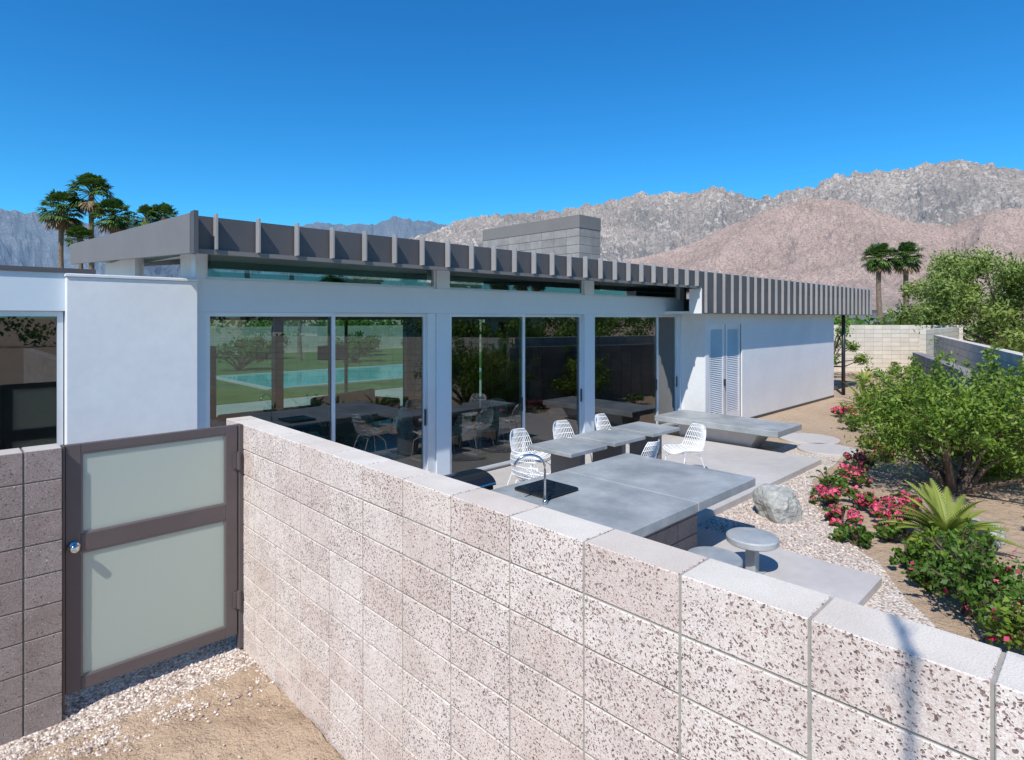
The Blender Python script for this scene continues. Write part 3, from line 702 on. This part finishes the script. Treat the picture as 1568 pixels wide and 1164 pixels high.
for (a) in ((8.7,20.3,21.7,22),(8.7,20.3,28,28.3),(8.7,9,22,28),(20,20.3,22,28)): b.box(*a,-.02,.06)
b.obj('pool_coping',M_pave)
NH=empty('neighbour_house'); box('walls',(72,80,15,24,0,3.2),M_stucco,NH); prism('roof',71,81,14,25,3.2,3.5,3.2,3.5,M_roof,NH); box('window',(71.97,71.995,17,19,1,2.2),M_black,NH)
NH=empty('neighbour_house'); box('walls',(20,44,-34,-26,0,2.8),M_stucco,NH); prism('roof',19,45,-35,-25,2.8,3.1,2.8,3.1,M_roof,NH)
b=B()
for x in (24,31,38): b.box(x,x+2.4,-25.99,-25.95,.3,2.3)
b.obj('windows',M_black,NH)
# ---------------------------------------------------------------- mountains
def interp(tab,a): 
    xs=[t[0] for t in tab]; ys=[t[1] for t in tab]; return float(np.interp(a,xs,ys))
def mountain(name,tab,R0,Rr,R1,mat,seed,amp,fs_,na=520,nr=80,jag=.02,stretch=.5):
    tab=sorted(tab); a0,a1=tab[0][0],tab[-1][0]; vs=[];fs=[]
    for i in range(na):
        az=a0+(a1-a0)*i/(na-1); A=math.radians(az)
        Hh=Rr*math.tan(math.radians(interp(tab,az)))
        edge=min(1,(az-a0)/4,(a1-az)/4)
        Hh*=max(0,edge)**.5 if edge<1 else 1
        for j in range(nr):
            t=j/(nr-1); r=R0+(R1-R0)*t; tr=(Rr-R0)/(R1-R0)
            s=t/tr if t<=tr else 1-(t-tr)/(1-tr)*.6
            x=r*math.cos(A); y=r*math.sin(A)
            P=Vector((A*Rr*fs_,r*fs_*stretch,seed))
            P2=Vector((x*fs_*3,y*fs_*3,seed))
            w_=Vector((noise.noise(P*.8),noise.noise(P*.8+Vector((9,0,0))),0))*.9
            rn=min(1.,noise.ridged_multi_fractal(P+w_,1.0,2.1,5,1.0,2.0)/2.3)
            rn2=min(1.,noise.ridged_multi_fractal(P2,.9,2.1,5,1.0,2.0)/2.3)
            near=abs(t-tr)/tr
            k=min(1,.12+near*3.5)
            z=Hh*(s**1.2)*(1-(amp*(1-rn)+amp*.35*(1-rn2))*k) + Hh*jag*(noise.fractal(P2*3,.7,2,5))*(s)
            vs.append((x,y,max(z,-5) if j else -20))
    for i in range(na-1):
        for j in range(nr-1): fs.append((i*nr+j,(i+1)*nr+j,(i+1)*nr+j+1,i*nr+j+1))
    b=B(); b.add(vs,fs); return b.obj(name,mat,smooth=False)
far=[(-25,8),(-12,9.6),(-5,10),(5,10.61),(6.85,11.45),(9.2,12.15),(11.7,12.02),(14.8,12.28),(17.2,12.25),(18.9,11.48),(21.2,11.52),(23.6,11.22),(26.1,12.03),(29.5,12.14),(33,12.03),(36.7,11.59),(40.4,11.08),(44.8,10.28),(48.6,10.1),(51.1,9.44),(54.8,8.3),(58,7),(63,5.5)]
far=[(a,e*(1.05 if a<19 else 1.02)) for a,e in far]
near=[(-25,8),(-10,9),(5,8.6),(7.5,8.3),(9.6,7.68),(11.7,8.13),(13.5,8.92),(16.2,10.24),(18.9,10.98),(21.2,10.6),(23.9,9.37),(26.6,8.38),(29.5,7.),(32.5,6.2),(36.1,5.4),(42,4.2),(50,2.5)]
left=[(44,5),(47.3,7.5),(51.7,9.31),(54.2,9.68),(57.2,10.13),(59,9.5),(61.4,9.14),(63.7,9.32),(67.1,8.27),(68.7,7.84),(73.8,7.55),(78.5,7.9),(82.7,8.1),(84.7,8.6),(86.5,8.48),(95,8.5),(110,7),(120,5)]
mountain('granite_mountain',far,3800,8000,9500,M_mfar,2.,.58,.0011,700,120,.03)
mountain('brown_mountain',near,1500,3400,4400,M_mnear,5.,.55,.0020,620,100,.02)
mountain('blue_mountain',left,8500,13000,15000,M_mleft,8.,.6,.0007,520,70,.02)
